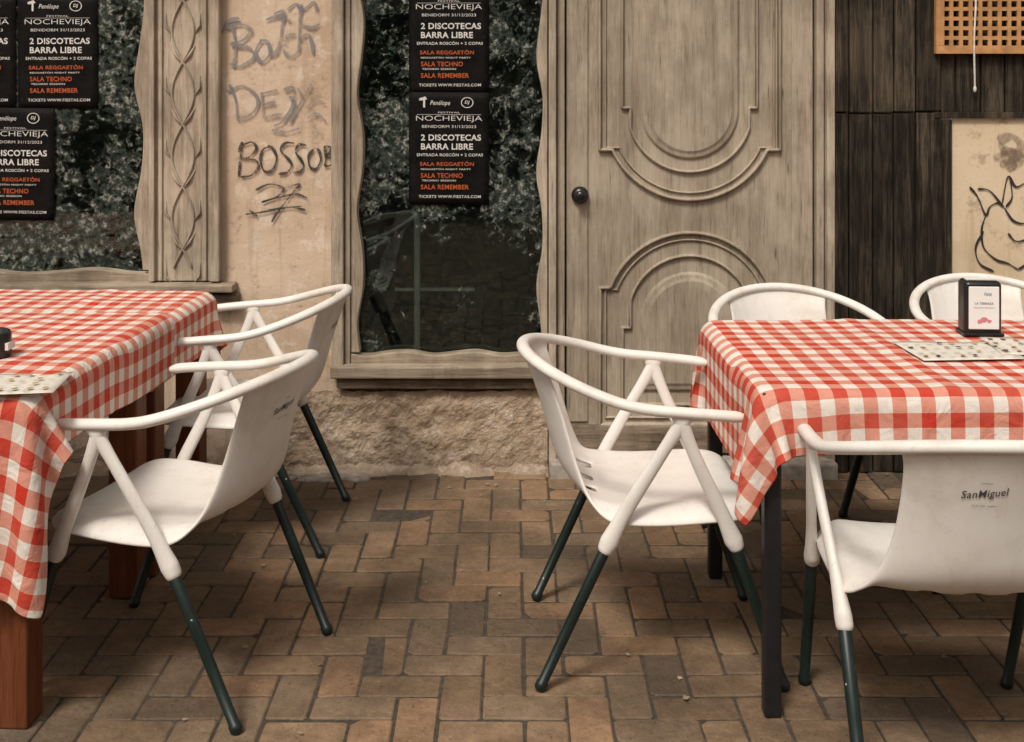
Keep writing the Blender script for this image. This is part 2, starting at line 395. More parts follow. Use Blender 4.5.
for q in range(-246,262,62):
    for sg in (-1,1):
        tube(bm,[(WX(185),-.027,WZ(q)),(WX(185+sg*7),-.030,WZ(q-9)),(WX(185+sg*12),-.027,WZ(q-18))],[.003,.006,.002],[.004,.008,.002],up=(0,1,0),n=8)
        tube(bm,[(WX(185+sg*12),-.027,WZ(q+31)),(WX(185+sg*17),-.030,WZ(q+24)),(WX(185+sg*17),-.027,WZ(q+12))],[.003,.005,.002],[.004,.008,.002],up=(0,1,0),n=8)
from_bm('pilaster_carving',bm,M_door,B,smooth=True)
# door
box('door_leaf',WX(566),WX(814),.012,.06,.06,2.45,M_door,B,.004)
box('door_backing',WX(549),WX(831),.065,.11,0,2.6,M_int,B,0)
box('door_jamb_left',WX(548.5),WX(556),-.045,.06,0,ztop,M_frame,B,.005)
box('door_jamb_left_inner',WX(557),WX(564.5),-.015,.06,0,ztop,M_door,B,.004)
box('door_jamb_right',WX(824),WX(832),-.045,.06,0,ztop,M_frame,B,.005)
box('door_jamb_right_inner',WX(815.5),WX(823),-.018,.06,0,ztop,M_door,B,.004)
box('door_head',WX(556.5),WX(823.5),-.02,.06,2.47,2.6,M_doorh,B,.005)
box('door_kickboard',WX(568),WX(812),-.012,.011,.065,.17,M_sill,B,.005)
box('door_threshold',WX(549),WX(831),-.10,.06,-.02,.055,M_stone,B,.008)
box('door_stile_left',WX(567),WX(588),.004,.0115,.18,2.44,M_door,B,.003)
box('door_stile_right',WX(792),WX(813),.004,.0115,.18,2.44,M_door,B,.003)
def arc(cx,cy,r,x0,ystep,up,n=30):
    a0=math.asin((ystep-cy)/r) ; out=[]
    for k in range(n+1):
        t=k/n
        ang=(math.pi-a0)+( (a0)-(math.pi-a0))*t
        out.append((cx+r*math.cos(ang),cy+r*math.sin(ang)))
    return out
bm=bmesh.new(); cx=690
def mould(path,rw,rh,y=.012,closed=False):
    q=[]
    n=len(path)
    for i in range(n if closed else n-1):
        a=np.array(path[i]);b_=np.array(path[(i+1)%n]); d=np.linalg.norm(b_-a)
        if d>6: q+= [a, a+(b_-a)*(1.2/d), b_-(b_-a)*(1.2/d)]
        else: q.append(a)
    if not closed: q.append(np.array(path[-1]))
    tube(bm,[(WX(a[0]),y,WZ(a[1])) for a in q],rw,rh,up=(0,1,0),n=8,closed=closed)
for dr,rw,rh in ((0,.0075,.019),(-7,.0045,.010)):
    r=85+dr; ys=150; dx=math.sqrt(r*r-35*35)
    mould([(600-dr*.8,-200),(600-dr*.8,ys+dr*.3)]+[(cx-dx,ys+dr*.3)]+arc(cx,115,r,0,ys,False)+[(cx+dx,ys+dr*.3),(780+dr*.8,ys+dr*.3),(780+dr*.8,-200)],rw,rh)
    ys=288; dx=math.sqrt(r*r-30*30)
    A=[(x,636-y) for x,y in arc(cx,318,r,0,348,False)]
    mould([(600-dr*.8,425+dr)]+[(600-dr*.8,ys-dr*.3),(cx-dx,ys-dr*.3)]+A+[(cx+dx,ys-dr*.3),(780+dr*.8,ys-dr*.3),(780+dr*.8,425+dr)],rw,rh,closed=True)
for dr,rw,rh in ((0,.0065,.015),):
    r=62+dr; d0=math.sqrt(r*r-18*18)
    mould([(cx-d0-8,-200),(cx-d0-8,108),(cx-d0,108)]+arc(cx,110,r,0,128,False)+[(cx+d0,108),(cx+d0+8,108),(cx+d0+8,-200)],rw,rh)
    A=[(x,2*318-y) for x,y in arc(cx,318,r,0,336,False)]
    mould([(cx-d0-8,405+dr),(cx-d0-8,328),(cx-d0,328)]+A+[(cx+d0,328),(cx+d0+8,328),(cx+d0+8,405+dr)],rw,rh,closed=True)
from_bm('door_mouldings',bm,M_door,B,smooth=True)
bm=bmesh.new()
def field(cyc,yend,sgn,R=50):
    rings=[]
    for ins,yy in ((0,.0115),(2.5,.001),(6,-.0015),(9,-.007)):
        r=R-ins; P=[(cx-r,yend+sgn*ins)]+[(cx-r*math.cos(a),cyc+sgn*r*math.sin(a)) for a in np.linspace(0,math.pi,30)]+[(cx+r,yend+sgn*ins)]
        rings.append([bm.verts.new((WX(x),yy,WZ(y))) for x,y in P])
    n=len(rings[0])
    for a,b_ in zip(rings[:-1],rings[1:]):
        for k in range(n): bm.faces.new((a[k],a[(k+1)%n],b_[(k+1)%n],b_[k]))
    bm.faces.new(rings[-1])
field(110,-190,1); field(322,392,-1)
bev(from_bm('door_fielded_panels',bm,M_door,B),.001,1)
def ball(bm,c,rx,ry,rz,nu=20,nv=12):
    m=bmesh.ops.create_uvsphere(bm,u_segments=nu,v_segments=nv,radius=1)
    for v in m['verts']: v.co=Vector((c[0]+v.co.x*rx,c[1]+v.co.y*ry,c[2]+v.co.z*rz))
bm=bmesh.new(); kx,kz=WX(580),WZ(195)
tube(bm,[(kx,.0,kz),(kx,-.008,kz)],.033,.033,up=(0,0,1),n=24); tube(bm,[(kx,-.006,kz),(kx,-.028,kz)],.010,.010,up=(0,0,1),n=16)
ball(bm,(kx,-.036,kz),.021,.015,.021)
from_bm('door_knob',bm,M_blkp,B,smooth=True)
# dark plank cladding
x=WX(833); k=0
zp_top=WZ(116)
bw=[.055,.10,.085,.075,.10]
while x<3.4:
    w=bw[k%5]*random.uniform(.9,1.1); x1=x+w-.005
    inpanel = x1>WX(947)+.01 and x<2.35
    yy=-.020-random.random()*.016
    if inpanel: 
        box('cladding_plank',x,x1,yy,-.001,zp_top+.012,ztop+.3,M_dark,B,.004)
        box('cladding_plank',x,x1,yy,-.001,0.0,WZ(345),M_dark,B,.004)
    else:
        split=WZ(112)+random.uniform(-.006,.006)
        box('cladding_plank',x,x1,yy,-.001,0.0,split-.003,M_dark,B,.004)
        box('cladding_plank',x,x1,yy-.005,-.001,split+.003,ztop+.3,M_dark,B,.004)
    x+=w; k+=1
M_board=plaster('painted_board',(.54,.41,.27),(.65,.52,.36),(.70,.57,.41),(.68,.57,.43),.2,.2)
box('painted_board',WX(949),2.33,-.030,-.010,WZ(343),zp_top,M_board,B,.004)
box('board_rail',WX(930),3.3,-.046,-.0415,WZ(118),WZ(112),M_dark,B,.002)
box('board_batten',WX(926),WX(947),-.049,-.0415,WZ(343),WZ(119),M_dark,B,.003)
V=empty('lattice_vent'); bm=bmesh.new()
x0,x1,z0,z1=WX(930),WX(1044),WZ(54),WZ(-62)
yv=-.065
for a,b_,c,d in ((x0,x1,z0,z0+.03),(x0,x1,z1-.03,z1),(x0,x0+.03,z0+.031,z1-.031),(x1-.03,x1,z0+.031,z1-.031)): bbox(bm,a,b_,yv,-.042,c,d)
p=.036; q=x0+.03+p*.6
while q<x1-.035: bbox(bm,q,q+.014,yv+.006,-.048,z0+.028,z1-.028); q+=p
q=z0+.03+p*.6
while q<z1-.035: bbox(bm,x0+.028,x1-.028,yv+.008,-.050,q,q+.014); q+=p
from_bm('lattice',bm,M_vent,V)
bm=bmesh.new(); p=catmull([(WX(966),-.072,WZ(-60)),(WX(968),-.073,WZ(0)),(WX(966.5),-.072,WZ(40)),(WX(969),-.055,WZ(86))],10)
tube(bm,p,.0035,.0035,up=(0,1,0),n=8); ball(bm,(WX(969),-.055,WZ(89)),.006,.006,.012)
from_bm('hanging_cord',bm,M_cord)
bm=bmesh.new(); 
for k in range(46):
    a=random.random(); x=WX(290)+a*(WX(372)-WX(290)); y=-.03-random.random()*.10; r=random.uniform(.008,.024)
    m=bmesh.ops.create_icosphere(bm,subdivisions=2,radius=1)
    for v in m['verts']:
        n_=mnoise.noise(v.co*2+Vector((k,0,0)))*.25+1
        v.co=Vector((x+v.co.x*r*1.5*n_,y+v.co.y*r*n_,.0+v.co.z*r*.6*n_))
from_bm('rubble_stones',bm,M_stone,None,smooth=True)
bm=bmesh.new(); n=260; A=[];Bv=[];Cc=[]
for k in range(n+1):
    x=XL0+(XD0-XL0)*k/n; h=.022+.022*mnoise.noise(Vector((x*9,0,0)))+.01*mnoise.noise(Vector((x*33,0,0))); d=.045+.03*mnoise.noise(Vector((x*8,5,0)))+.012*mnoise.noise(Vector((x*35,5,0)))
    A.append(bm.verts.new((x,-.006,h+.012))); Bv.append(bm.verts.new((x,-d*.6,h*.55))); Cc.append(bm.verts.new((x,-d-.02,-.004)))
for k in range(n):
    bm.faces.new((A[k],A[k+1],Bv[k+1],Bv[k])); bm.faces.new((Bv[k],Bv[k+1],Cc[k+1],Cc[k]))
from_bm('mortar_skirt',bm,M_base,B,smooth=True)

# ------------------------------------------------------------------ text
def textmesh(s,w,h,bold=0,shear=0):
    cu=bpy.data.curves.new('t','FONT'); cu.body=s; cu.size=1; cu.align_x='CENTER'; cu.align_y='CENTER'; cu.offset=bold; cu.shear=shear; cu.resolution_u=3
    if bold>0: cu.space_character=1.06
    o=bpy.data.objects.new('t',cu); COL.objects.link(o); bpy.context.view_layer.update()
    me=bpy.data.meshes.new_from_object(o.evaluated_get(bpy.context.evaluated_depsgraph_get()))
    bpy.data.objects.remove(o); 
    n=len(me.vertices); co=np.zeros(n*3); me.vertices.foreach_get('co',co); co=co.reshape(-1,3)
    mn=co.min(0); mx=co.max(0); c=(mn+mx)/2
    co=(co-c)/np.maximum(mx-mn,1e-6); co[:,0]*=w; co[:,1]*=h; co[:,2]=0
    faces=[tuple(p.vertices) for p in me.polygons]; bpy.data.meshes.remove(me)
    return co,faces
class MB:
    def __init__(s): s.v=[];s.f=[]
    def add(s,v,f): b=len(s.v); s.v+=[tuple(a) for a in v]; s.f+=[tuple(i+b for i in q) for q in f]
    def mesh(s,name,mat): me=bpy.data.meshes.new(name); me.from_pydata(s.v,[],s.f); me.materials.append(mat); me.update(); return me
def pl(x,y): return ((x-40)/S0,0,(56-y)/S0)
mw=MB(); mo=MB()
def ptext(mb,s,cx,cy,w,h,bold=0,sh=0):
    co,f=textmesh(s,w/S0,h/S0,bold,sh); c=pl(cx,cy); mb.add([(c[0]+a[0],-.0022,c[2]+a[1]) for a in co],f)
ptext(mw,'Penélope',31,11,20,6,.005,.3)
ptext(mw,'FESTIVAL',40,20,22,1.6)
ptext(mw,'NOCHEVIEJA',40,26.5,66,6.6,-.008)
ptext(mw,'BENIDORM 31/12/2023',40,34,54,2.8)
ptext(mw,'2 DISCOTECAS',42,45,60,6.2,.025)
ptext(mw,'BARRA LIBRE',38,54,52,6.2,.025)
ptext(mw,'ENTRADA ROSCÓN + 2 COPAS',41,62,66,3.6,.015)
ptext(mo,'SALA REGGAETÓN',38,71,54,4.8,.02)
ptext(mw,'REGGAETÓN NIGHT PARTY',37,76.5,50,2.0,.01)
ptext(mo,'SALA TECHNO',33,83,42,4.8,.02)
ptext(mw,'TECHNO SESSION',30,88,34,1.8,.01)
ptext(mo,'SALA REMEMBER',36,94.5,48,4.8,.02)
ptext(mw,'TICKETS WWW.FIESTAS.COM',41,104,62,2.8,.01)
ring=[];rf=[]
for k in range(24):
    a=2*math.pi*k/24
    for r in (5.4,4.7): c=pl(58+r*1.15*math.cos(a),10+r*math.sin(a)); ring.append((c[0],-.0022,c[2]))
for k in range(24): rf.append((2*k,2*k+1,(2*k+3)%48,(2*k+2)%48))
mw.add(ring,rf); ptext(mw,'DJ',58,10,5,4,.02,.2)
c=[pl(*p) for p in ((10,6),(16,4),(18,7),(16,7),(16,15),(14,15),(14,8),(10,8))]
mw.add([(q[0],-.0022,q[2]) for q in c],[tuple(range(8))])
c=[pl(*p) for p in ((8,21.9),(72,21.9),(72,22.2),(8,22.2))]
mw.add([(q[0],-.0022,q[2]) for q in c],[(0,1,2,3)])
me_w=mw.mesh('poster_white_text',M_white); me_o=mo.mesh('poster_orange_text',M_orange)
def poster(px0,py0,y=.046,rot=0,seed=0):
    E=empty('poster',(WX(px0+40,y),y,WZ(py0+56,y))); E.rotation_euler=(0,rot,0)
    s=S0/(F/(CD+y)); E.scale=(s,1,s)
    bm=bmesh.new(); G=[]
    for i in range(13):
        r=[]
        for j in range(17):
            x=(i/12-.5)*80/S0; z=(j/16-.5)*112.4/S0
            r.append(bm.verts.new((x+.0006*mnoise.noise(Vector((j,seed,0)))*(i in(0,12)),-.0008+ .0006*mnoise.noise(Vector((x*20,seed,z*20))),z)))
        G.append(r)
    for i in range(12):
        for j in range(16): bm.faces.new((G[i][j],G[i+1][j],G[i+1][j+1],G[i][j+1]))
    o=from_bm('sheet',bm,M_post,E,smooth=True)
    m=o.modifiers.new('s','SOLIDIFY'); m.thickness=.0006
    obj('white_lettering',me_w,None,E); obj('orange_lettering',me_o,None,E)
poster(409,-19,.046,.0,1); poster(409,92.5,.043,.004,2)
poster(18,-4,.046,-.004,3); poster(-25,108,.043,.01,4); poster(-64,-4,.046,0,5); poster(-106,107,.043,0,6); 

# ------------------------------------------------------------------ graffiti
def graffiti(name,strokes,w,mat,y=-.0075):
    bm=bmesh.new(); q=0
    for s in strokes:
        P=catmull(s,6); q+=1; n=len(P); prev=None
        for i,p in enumerate(P):
            T=P[min(i+1,n-1)]-P[max(i-1,0)]; T=T/(np.linalg.norm(T)+1e-9); nn=np.array((-T[1],T[0]))
            ww=w*(.8+.3*math.sin(i*.5+q))*(.5 if i in(0,n-1) else 1)/2
            yy=y-q*.00008-i*.000004
            a=bm.verts.new((WX(p[0]+nn[0]*ww),yy,WZ(p[1]+nn[1]*ww))); b_=bm.verts.new((WX(p[0]-nn[0]*ww),yy,WZ(p[1]-nn[1]*ww)))
            if prev: bm.faces.new((prev[0],a,b_,prev[1]))
            prev=(a,b_)
    return from_bm(name,bm,mat,None,normals=False)
g1=[[(226,28),(240,24),(252,30),(244,40),(232,44),(250,48),(254,58),(242,66),(230,64)],[(233,26),(236,46),(234,68)],
    [(262,40),(256,52),(262,62),(270,54),(268,42),(260,40)],[(274,14),(284,12),(282,30),(278,50),(270,56)],[(266,20),(280,16),(292,22)],
    [(296,34),(286,38),(284,50),(292,56),(300,50)],[(302,4),(300,26),(299,52)],[(300,40),(308,34),(312,42),(313,54)],[(288,10),(296,4),(304,10),(314,2),(318,12)],
    [(222,34),(228,22),(240,18)],[(300,24),(312,28),(320,24)]]
g2=[[(230,84),(236,100),(238,120)],[(228,92),(244,86),(258,98),(254,112),(238,120)],[(262,92),(264,118)],[(260,94),(278,90)],[(262,105),(276,102)],[(264,118),(282,114)],
    [(284,90),(294,88),(292,108),(282,122),(274,126)],[(290,96),(298,106)],[(312,84),(300,104),(290,122)],[(298,88),(304,98)],[(306,108),(316,100),(326,104)],[(308,118),(318,114),(327,122)],[(272,130),(286,132),(300,128)]]
g3=[[(239,152),(243,142),(241,160),(239,177)],[(241,146),(252,142),(257,148),(251,156),(244,159),(256,160),(259,167),(252,175),(241,177)],
    [(271,146),(263,150),(261,161),(265,171),(273,170),(277,158),(273,148),(268,145)],[(295,143),(286,143),(281,150),(287,157),(292,164),(288,172),(279,174)],
    [(307,145),(299,145),(296,152),(301,159),(304,166),(300,172),(293,172)],[(314,149),(309,156),(310,166),(316,169),(321,160),(319,150),(314,148)],[(325,146),(326,158),(325,166)],[(324,147),(331,147),(330,153),(326,156),(333,159),(331,165),(325,166)]]
g4=[[(256,190),(270,184),(284,188),(278,196),(262,202)],[(262,202),(276,198),(296,194),(308,198)],[(246,214),(262,212),(282,208),(302,206)],[(284,188),(300,184),(292,194),(278,212),(272,222)],[(290,206),(306,210)],[(250,210),(258,216)]]
graffiti('graffiti_tag',g1,3.9,M_inkg); graffiti('graffiti_tag',g2,3.6,M_inkg); graffiti('graffiti_tag',g3,3.0,M_inkb); graffiti('graffiti_tag',g4,2.4,M_inkb)
g5=[[(966,186),(974,196),(982,214),(986,206),(994,202),(1000,206)],[(974,188),(986,190),(998,204)],[(998,204),(1004,176),(1012,186),(1024,182),(1040,188)],
    [(982,214),(978,228),(980,246),(992,258),(1004,262),(1014,268)],[(1000,206),(1010,220),(1024,222),(1036,214)],[(980,230),(972,246),(976,262),(990,270)],[(1014,268),(1026,262),(1036,268)],[(1004,232),(1012,240),(1024,238)],[(1006,176),(1008,196),(1002,206)]]
graffiti('graffiti_drawing',g5,2.3,inkm('marker_black',(.02,.017,.016),.28,.38,.97),y=-.0345)
g6=[[(994,140),(1008,136),(1018,146),(1010,158),(996,164)],[(998,150),(1012,150)],[(990,158),(1004,152),(1016,160),(1004,170)],[(996,142),(1004,160),(1012,168)]]
graffiti('graffiti_smudge',g6,11,inkm('brown_smudge',(.25,.18,.12),.38,.62,.6),y=-.0335)

# ------------------------------------------------------------------ cloth simulation
def drape(name,box_,top,rect,ang=0,h=.022,steps=190,iters=8,margin=.004,seed=1,shift=(0,0),parent=None,pivot=None,rot=0):
    bx0,bx1,by0,by1=[b_ for b_ in box_]; bx0-=margin;by0-=margin;bx1+=margin;by1+=margin
    rx0,rx1,ry0,ry1=rect
    nx=int(round((rx1-rx0)/h)); ny=int(round((ry1-ry0)/h))
    gx=np.linspace(rx0,rx1,nx+1); gy=np.linspace(ry0,ry1,ny+1)
    U,Vv=np.meshgrid(gx,gy); hx=gx[1]-gx[0]; hy=gy[1]-gy[0]
    cxx,cyy=(rx0+rx1)/2,(ry0+ry1)/2
    ca,sa=math.cos(ang),math.sin(ang)
    X=cxx+(U-cxx)*ca-(Vv-cyy)*sa; Y=cyy+(U-cxx)*sa+(Vv-cyy)*ca
    P=np.stack([X,Y,np.full_like(X,top+margin)],-1)
    r=np.random.default_rng(seed)
    inside=(X>bx0+.012)&(X<bx1-.012)&(Y>by0+.012)&(Y<by1-.012)
    ex=np.maximum(0,np.maximum(bx0-X,X-bx1)); ey=np.maximum(0,np.maximum(by0-Y,Y-by1))
    P[...,2]-=.3*np.hypot(ex,ey); 
    P+= r.normal(0,.0012,P.shape)*(~inside)[...,None]
    for k in range(5):
        fx=r.uniform(9,26); ph=r.uniform(0,6.28); 
        P[...,0]+=np.where(ex>.03,.010*np.sin(Y*fx+ph)*ex/.2,0); P[...,1]+=np.where(ey>.03,.010*np.sin(X*fx+ph)*ey/.2,0)
    w=np.where(inside,0.0,1.0)
    Q=P.copy(); dt2=(1/60.)**2
    def con(a,b_,rest,k):
        pa=P[a];pb=P[b_]; d=pb-pa; l=np.sqrt((d*d).sum(-1))+1e-9
        wa=w[a];wb=w[b_]; s=wa+wb; s=np.where(s==0,1,s)
        c=((l-rest)/l*k/s)[...,None]*d
        P[a]=pa+c*wa[...,None]; P[b_]=pb-c*wb[...,None]
    A=slice(None); cons=[]
    for o in (0,1):
        n=(nx+1-o)//2; cons.append(((A,slice(o,o+2*n,2)),(A,slice(o+1,o+1+2*n,2)),hx,1.0))
        n=(ny+1-o)//2; cons.append(((slice(o,o+2*n,2),A),(slice(o+1,o+1+2*n,2),A),hy,1.0))
    hd=math.hypot(hx,hy)
    for o in (0,1):
        n=(ny+1-o)//2; a=slice(o,o+2*n,2); b_=slice(o+1,o+1+2*n,2)
        cons.append(((a,slice(0,nx)),(b_,slice(1,nx+1)),hd,.45)); cons.append(((a,slice(1,nx+1)),(b_,slice(0,nx)),hd,.45))
    bend=[]
    for o in (0,1,2,3):
        bend.append(((A,slice(o,nx-1,4)),(A,slice(o+2,nx+1,4)),2*hx,.25))
        bend.append(((slice(o,ny-1,4),A),(slice(o+2,ny+1,4),A),2*hy,.25))
    for s in range(steps):
        vel=(P-Q)*.965; Q=P.copy()
        P+=vel*w[...,None]; P[...,2]-=9.8*dt2*w
        for it in range(iters):
            for c in cons: con(*c)
            if it%3==0:
                for c in bend: con(*c)
        px_=P[...,0];py_=P[...,1];pz=P[...,2]
        ins=(px_>bx0)&(px_<bx1)&(py_>by0)&(py_<by1)&(pz<top+margin)&(w>0)
        if ins.any():
            pen=np.stack([top+margin-pz,px_-bx0,bx1-px_,py_-by0,by1-py_],-1); k=pen.argmin(-1)
            pz[ins&(k==0)]=top+margin
            px_[ins&(k==1)]=bx0; px_[ins&(k==2)]=bx1; py_[ins&(k==3)]=by0; py_[ins&(k==4)]=by1
    t=inside
    for c0,axis in ((.37,0),(.71,0),(.5,1)):
        crd=(U-rx0)/(rx1-rx0) if axis==0 else (Vv-ry0)/(ry1-ry0); L_=(rx1-rx0) if axis==0 else (ry1-ry0)
        P[...,2]+=np.where(t,.0045*np.exp(-((crd-c0)*L_/.02)**2),0)
    for i in range(P.shape[0]):
        for j in range(P.shape[1]):
            if t[i,j]: P[i,j,2]+=.0024*(1+mnoise.noise(Vector((U[i,j]*7,Vv[i,j]*7,seed))))
    if rot:
        c_,s_=math.cos(rot),math.sin(rot); dx=P[...,0]-pivot[0]; dy=P[...,1]-pivot[1]
        P[...,0],P[...,1]=pivot[0]+dx*c_-dy*s_,pivot[1]+dx*s_+dy*c_
    verts=P.reshape(-1,3); W_=nx+1
    faces=[(i*W_+j,i*W_+j+1,(i+1)*W_+j+1,(i+1)*W_+j) for i in range(ny) for j in range(nx)]
    me=bpy.data.meshes.new(name); me.from_pydata([tuple(v) for v in verts],[],faces)
    uv=me.uv_layers.new(name='UVMap'); uu=(U+shift[0]).ravel(); vv=(Vv+shift[1]).ravel()
    idx=np.zeros(len(me.loops),dtype=np.int32); me.loops.foreach_get('vertex_index',idx)
    uv.data.foreach_set('uv',np.stack([uu[idx],vv[idx]],-1).astype(np.float32).ravel())
    for p in me.polygons: p.use_smooth=True
    me.update(); o=obj(name,me,M_ging)
    m=o.modifiers.new('th','SOLIDIFY'); m.thickness=.0012; m.offset=1
    m=o.modifiers.new('ss','SUBSURF'); m.levels=1; m.render_levels=1
    return o
TZ=.75
def table(name,x0,x1,y0,y1,legmat,lw,inset,top=TZ,pivot=(0,0),rot=0):
    T=empty(name)
    if rot:
        R=Matrix.Translation((pivot[0],pivot[1],0))@Matrix.Rotation(rot,4,'Z')@Matrix.Translation((-pivot[0],-pivot[1],0))
        T.matrix_world=R
    g=.014
    box('table_top',x0+g,x1-g,y0+g,y1-g,top-.028,top-.001,legmat,T,.006,3)
    a=inset+lw*.15
    box('apron_front',x0+a,x1-a,y0+a,y0+a+.02,top-.10,top-.029,legmat,T,.002)
    box('apron_back',x0+a,x1-a,y1-a-.02,y1-a,top-.10,top-.029,legmat,T,.002)
    box('apron_left',x0+a,x0+a+.02,y0+a+.021,y1-a-.021,top-.10,top-.029,legmat,T,.002)
    box('apron_right',x1-a-.02,x1-a,y0+a+.021,y1-a-.021,top-.10,top-.029,legmat,T,.002)
    k=1
    for xx in (x0+inset,x1-inset-lw):
        for yy in (y0+inset,y1-inset-lw):
            box('leg_%d'%k,xx,xx+lw,yy,yy+lw,0.001,top-.0295,legmat,T,.006,3); k+=1
    return T
PV=(-.995,-.43); RT=math.radians(-2.8)
table('wooden_table',-2.5,-1.0,-1.78,-.985,M_leg,.082,.028,pivot=PV,rot=RT)
table('wooden_table',-2.5,-1.0,-.975,-.43,M_leg,.082,.028,pivot=PV,rot=RT)
table('metal_table',.56,1.95,-1.72,-.90,M_blk,.040,.02)
drape('tablecloth',(-2.5,-1.0,-1.78,-.43),TZ,(-2.62,-.85,-1.08,-.29),0,seed=3,shift=(.01,.0),pivot=PV,rot=RT)
drape('tablecloth',(-2.5,-1.0,-1.78,-.43),TZ+.005,(-2.6,-.855,-2.13,-.86),math.radians(-2.2),margin=.010,seed=5,steps=210,pivot=PV,rot=RT)
drape('tablecloth',(.56,1.95,-1.72,-.90),TZ,(.345,2.12,-1.835,-.78),math.radians(1.0),seed=9)

# ------------------------------------------------------------------ chair
prof=[(.232,.392,.165,0,0),(.228,.415,.195,0,.3),(.19,.432,.232,0,1),(.12,.432,.25,0,1),(.03,.426,.252,0,1),(-.05,.425,.252,0,1),(-.12,.430,.248,.05,1),
      (-.175,.440,.232,.22,.7),(-.215,.462,.208,.48,.3),(-.243,.50,.187,.75,0),(-.262,.56,.172,.9,0),(-.283,.635,.165,.97,0),(-.308,.71,.165,1,0),(-.325,.75,.172,1,0),(-.331,.768,.182,1,0)]
PR=catmull(prof,4)
def du(v): return .275*(1-math.sqrt(max(0,1-(v/.285)**2)))
def shellpt(r,s):
    u,z,w,k,e=r; v=s*w
    zz=z-.012*(1-s*s)*(e)+.010*e*abs(s)**3
    if abs(s)>.82: zz-=.040*e*((abs(s)-.82)/.18)**1.6
    if z>.70: zz-=.012*s*s*(z-.70)/.068
    return (u+k*du(v),v,zz)
bm=bmesh.new(); NC=26; G=[]
for r in PR: G.append([bm.verts.new(shellpt(r,-1+2*j/NC)) for j in range(NC+1)])
holes=set()
def near_u(t): return min(range(20,40),key=lambda i:abs(PR[i][0]-t))
hr=near_u(-.165)
for c in (7,8,12,13,17,18):
    for q in (-1,0,1,2): holes.add((hr+q,c))
for i in range(len(PR)-1):
    for j in range(NC):
        if (i,j) in holes: continue
        bm.faces.new((G[i][j],G[i+1][j],G[i+1][j+1],G[i][j+1]))
loose=[v for v in bm.verts if not v.link_faces]
bmesh.ops.delete(bm,geom=loose,context='VERTS')
bmesh.ops.recalc_face_normals(bm,faces=bm.faces)
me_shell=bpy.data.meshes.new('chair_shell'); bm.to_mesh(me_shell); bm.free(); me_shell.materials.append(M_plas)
for p in me_shell.polygons: p.use_smooth=True
bm=bmesh.new()
def rimpt(phi): c=math.cos(phi); return (-.06-.272*c,.282*math.sin(phi),.688+.087*max(0,c)**1.15)
half=[(.195,.268,.662),(.15,.277,.668),(.04,.283,.678),(-.03,.283,.684)]
right=[(a,-b_,c) for a,b_,c in half]
mid=[rimpt(math.radians(a)) for a in range(-84,85,12)]
path=catmull(right+mid+half[::-1],4)
n=len(path); rr=[.0150]*n; rr[0]=.009; rr[-1]=.009; rr[1]=.013; rr[-2]=.013
tube(bm,path,[a*1.12 for a in rr],[a*.92 for a in rr],up=(0,0,1),n=14)
for sg in (-1,1):
    tube(bm,catmull([(.055,sg*.280,.672),(-.02,sg*.270,.55),(-.085,sg*.258,.44),(-.118,sg*.251,.375),(-.137,sg*.248,.338)],6),
         np.interp(np.linspace(0,1,25),[0,.15,.6,.85,1],[.020,.0155,.019,.024,.0195]),np.interp(np.linspace(0,1,25),[0,.5,.85,1],[.011,.012,.019,.0185]),up=(0,1,0),n=14)
    tube(bm,catmull([(.035,sg*.280,.672),(.085,sg*.270,.55),(.138,sg*.258,.44),(.165,sg*.251,.378),(.180,sg*.248,.345)],6),
         np.interp(np.linspace(0,1,25),[0,.15,.6,.85,1],[.020,.0155,.019,.024,.0195]),np.interp(np.linspace(0,1,25),[0,.5,.85,1],[.011,.012,.019,.0185]),up=(0,1,0),n=14)
bmesh.ops.recalc_face_normals(bm,faces=bm.faces)
me_rim=bpy.data.meshes.new('chair_rim'); bm.to_mesh(me_rim); bm.free(); me_rim.materials.append(M_plas)
for p in me_rim.polygons: p.use_smooth=True
legs=[]
for sg in (-1,1):
    for a,b_ in (((-.125,sg*.250,.365),(-.292,sg*.242,.006)),((.170,sg*.250,.37),(.295,sg*.242,.006))):
        bm=bmesh.new(); A=Vector(a);Bq=Vector(b_)
        tube(bm,[A,A+(Bq-A)*.5,A+(Bq-A)*.96,A+(Bq-A)*.965,Bq],[.0142,.0135,.0125,.015,.015],[.0142,.0135,.0125,.015,.015],up=(0,1,0),n=14)
        bmesh.ops.recalc_face_normals(bm,faces=bm.faces)
        me=bpy.data.meshes.new('chair_leg'); bm.to_mesh(me); bm.free(); me.materials.append(M_gleg)
        for p in me.polygons: p.use_smooth=True
        legs.append(me)
PZ=[r[1] for r in PR[36:]]; PU=[r[0] for r in PR[36:]]; PK=[r[3] for r in PR[36:]]
def backpt(v,z):
    u=np.interp(z,PZ,PU); k=np.interp(z,PZ,PK); return np.array((u+k*du(v),v,z))
def backoff(v,z,o):
    p=backpt(v,z); a=backpt(v+.002,z)-p; b_=backpt(v,z+.002)-p; nn=np.cross(a,b_); nn/=np.linalg.norm(nn)
    if nn[0]>0: nn=-nn
    return p+nn*o
mb=MB()
def ltext(s,cx,cz,w,h,bold,sh,rot=0):
    co,f=textmesh(s,w,h,bold,sh); c_,s_=math.cos(rot),math.sin(rot)
    vs=[]
    for a in co:
        x=a[0]*c_-a[1]*s_; z=a[0]*s_+a[1]*c_
        vs.append(backoff(-(cx+x),cz+z,.0066))
    mb.add(vs,f)
LC=-.022
ltext('SanMiguel',LC,.676,.086,.021,.008,.25,math.radians(7))
ltext('CERVEZAS',LC,.700,.022,.003,.0,0)
ltext('desde 1890 · Especial',LC,.651,.045,.004,.0,0)
me_logo=mb.mesh('chair_logo',M_txtgrey)
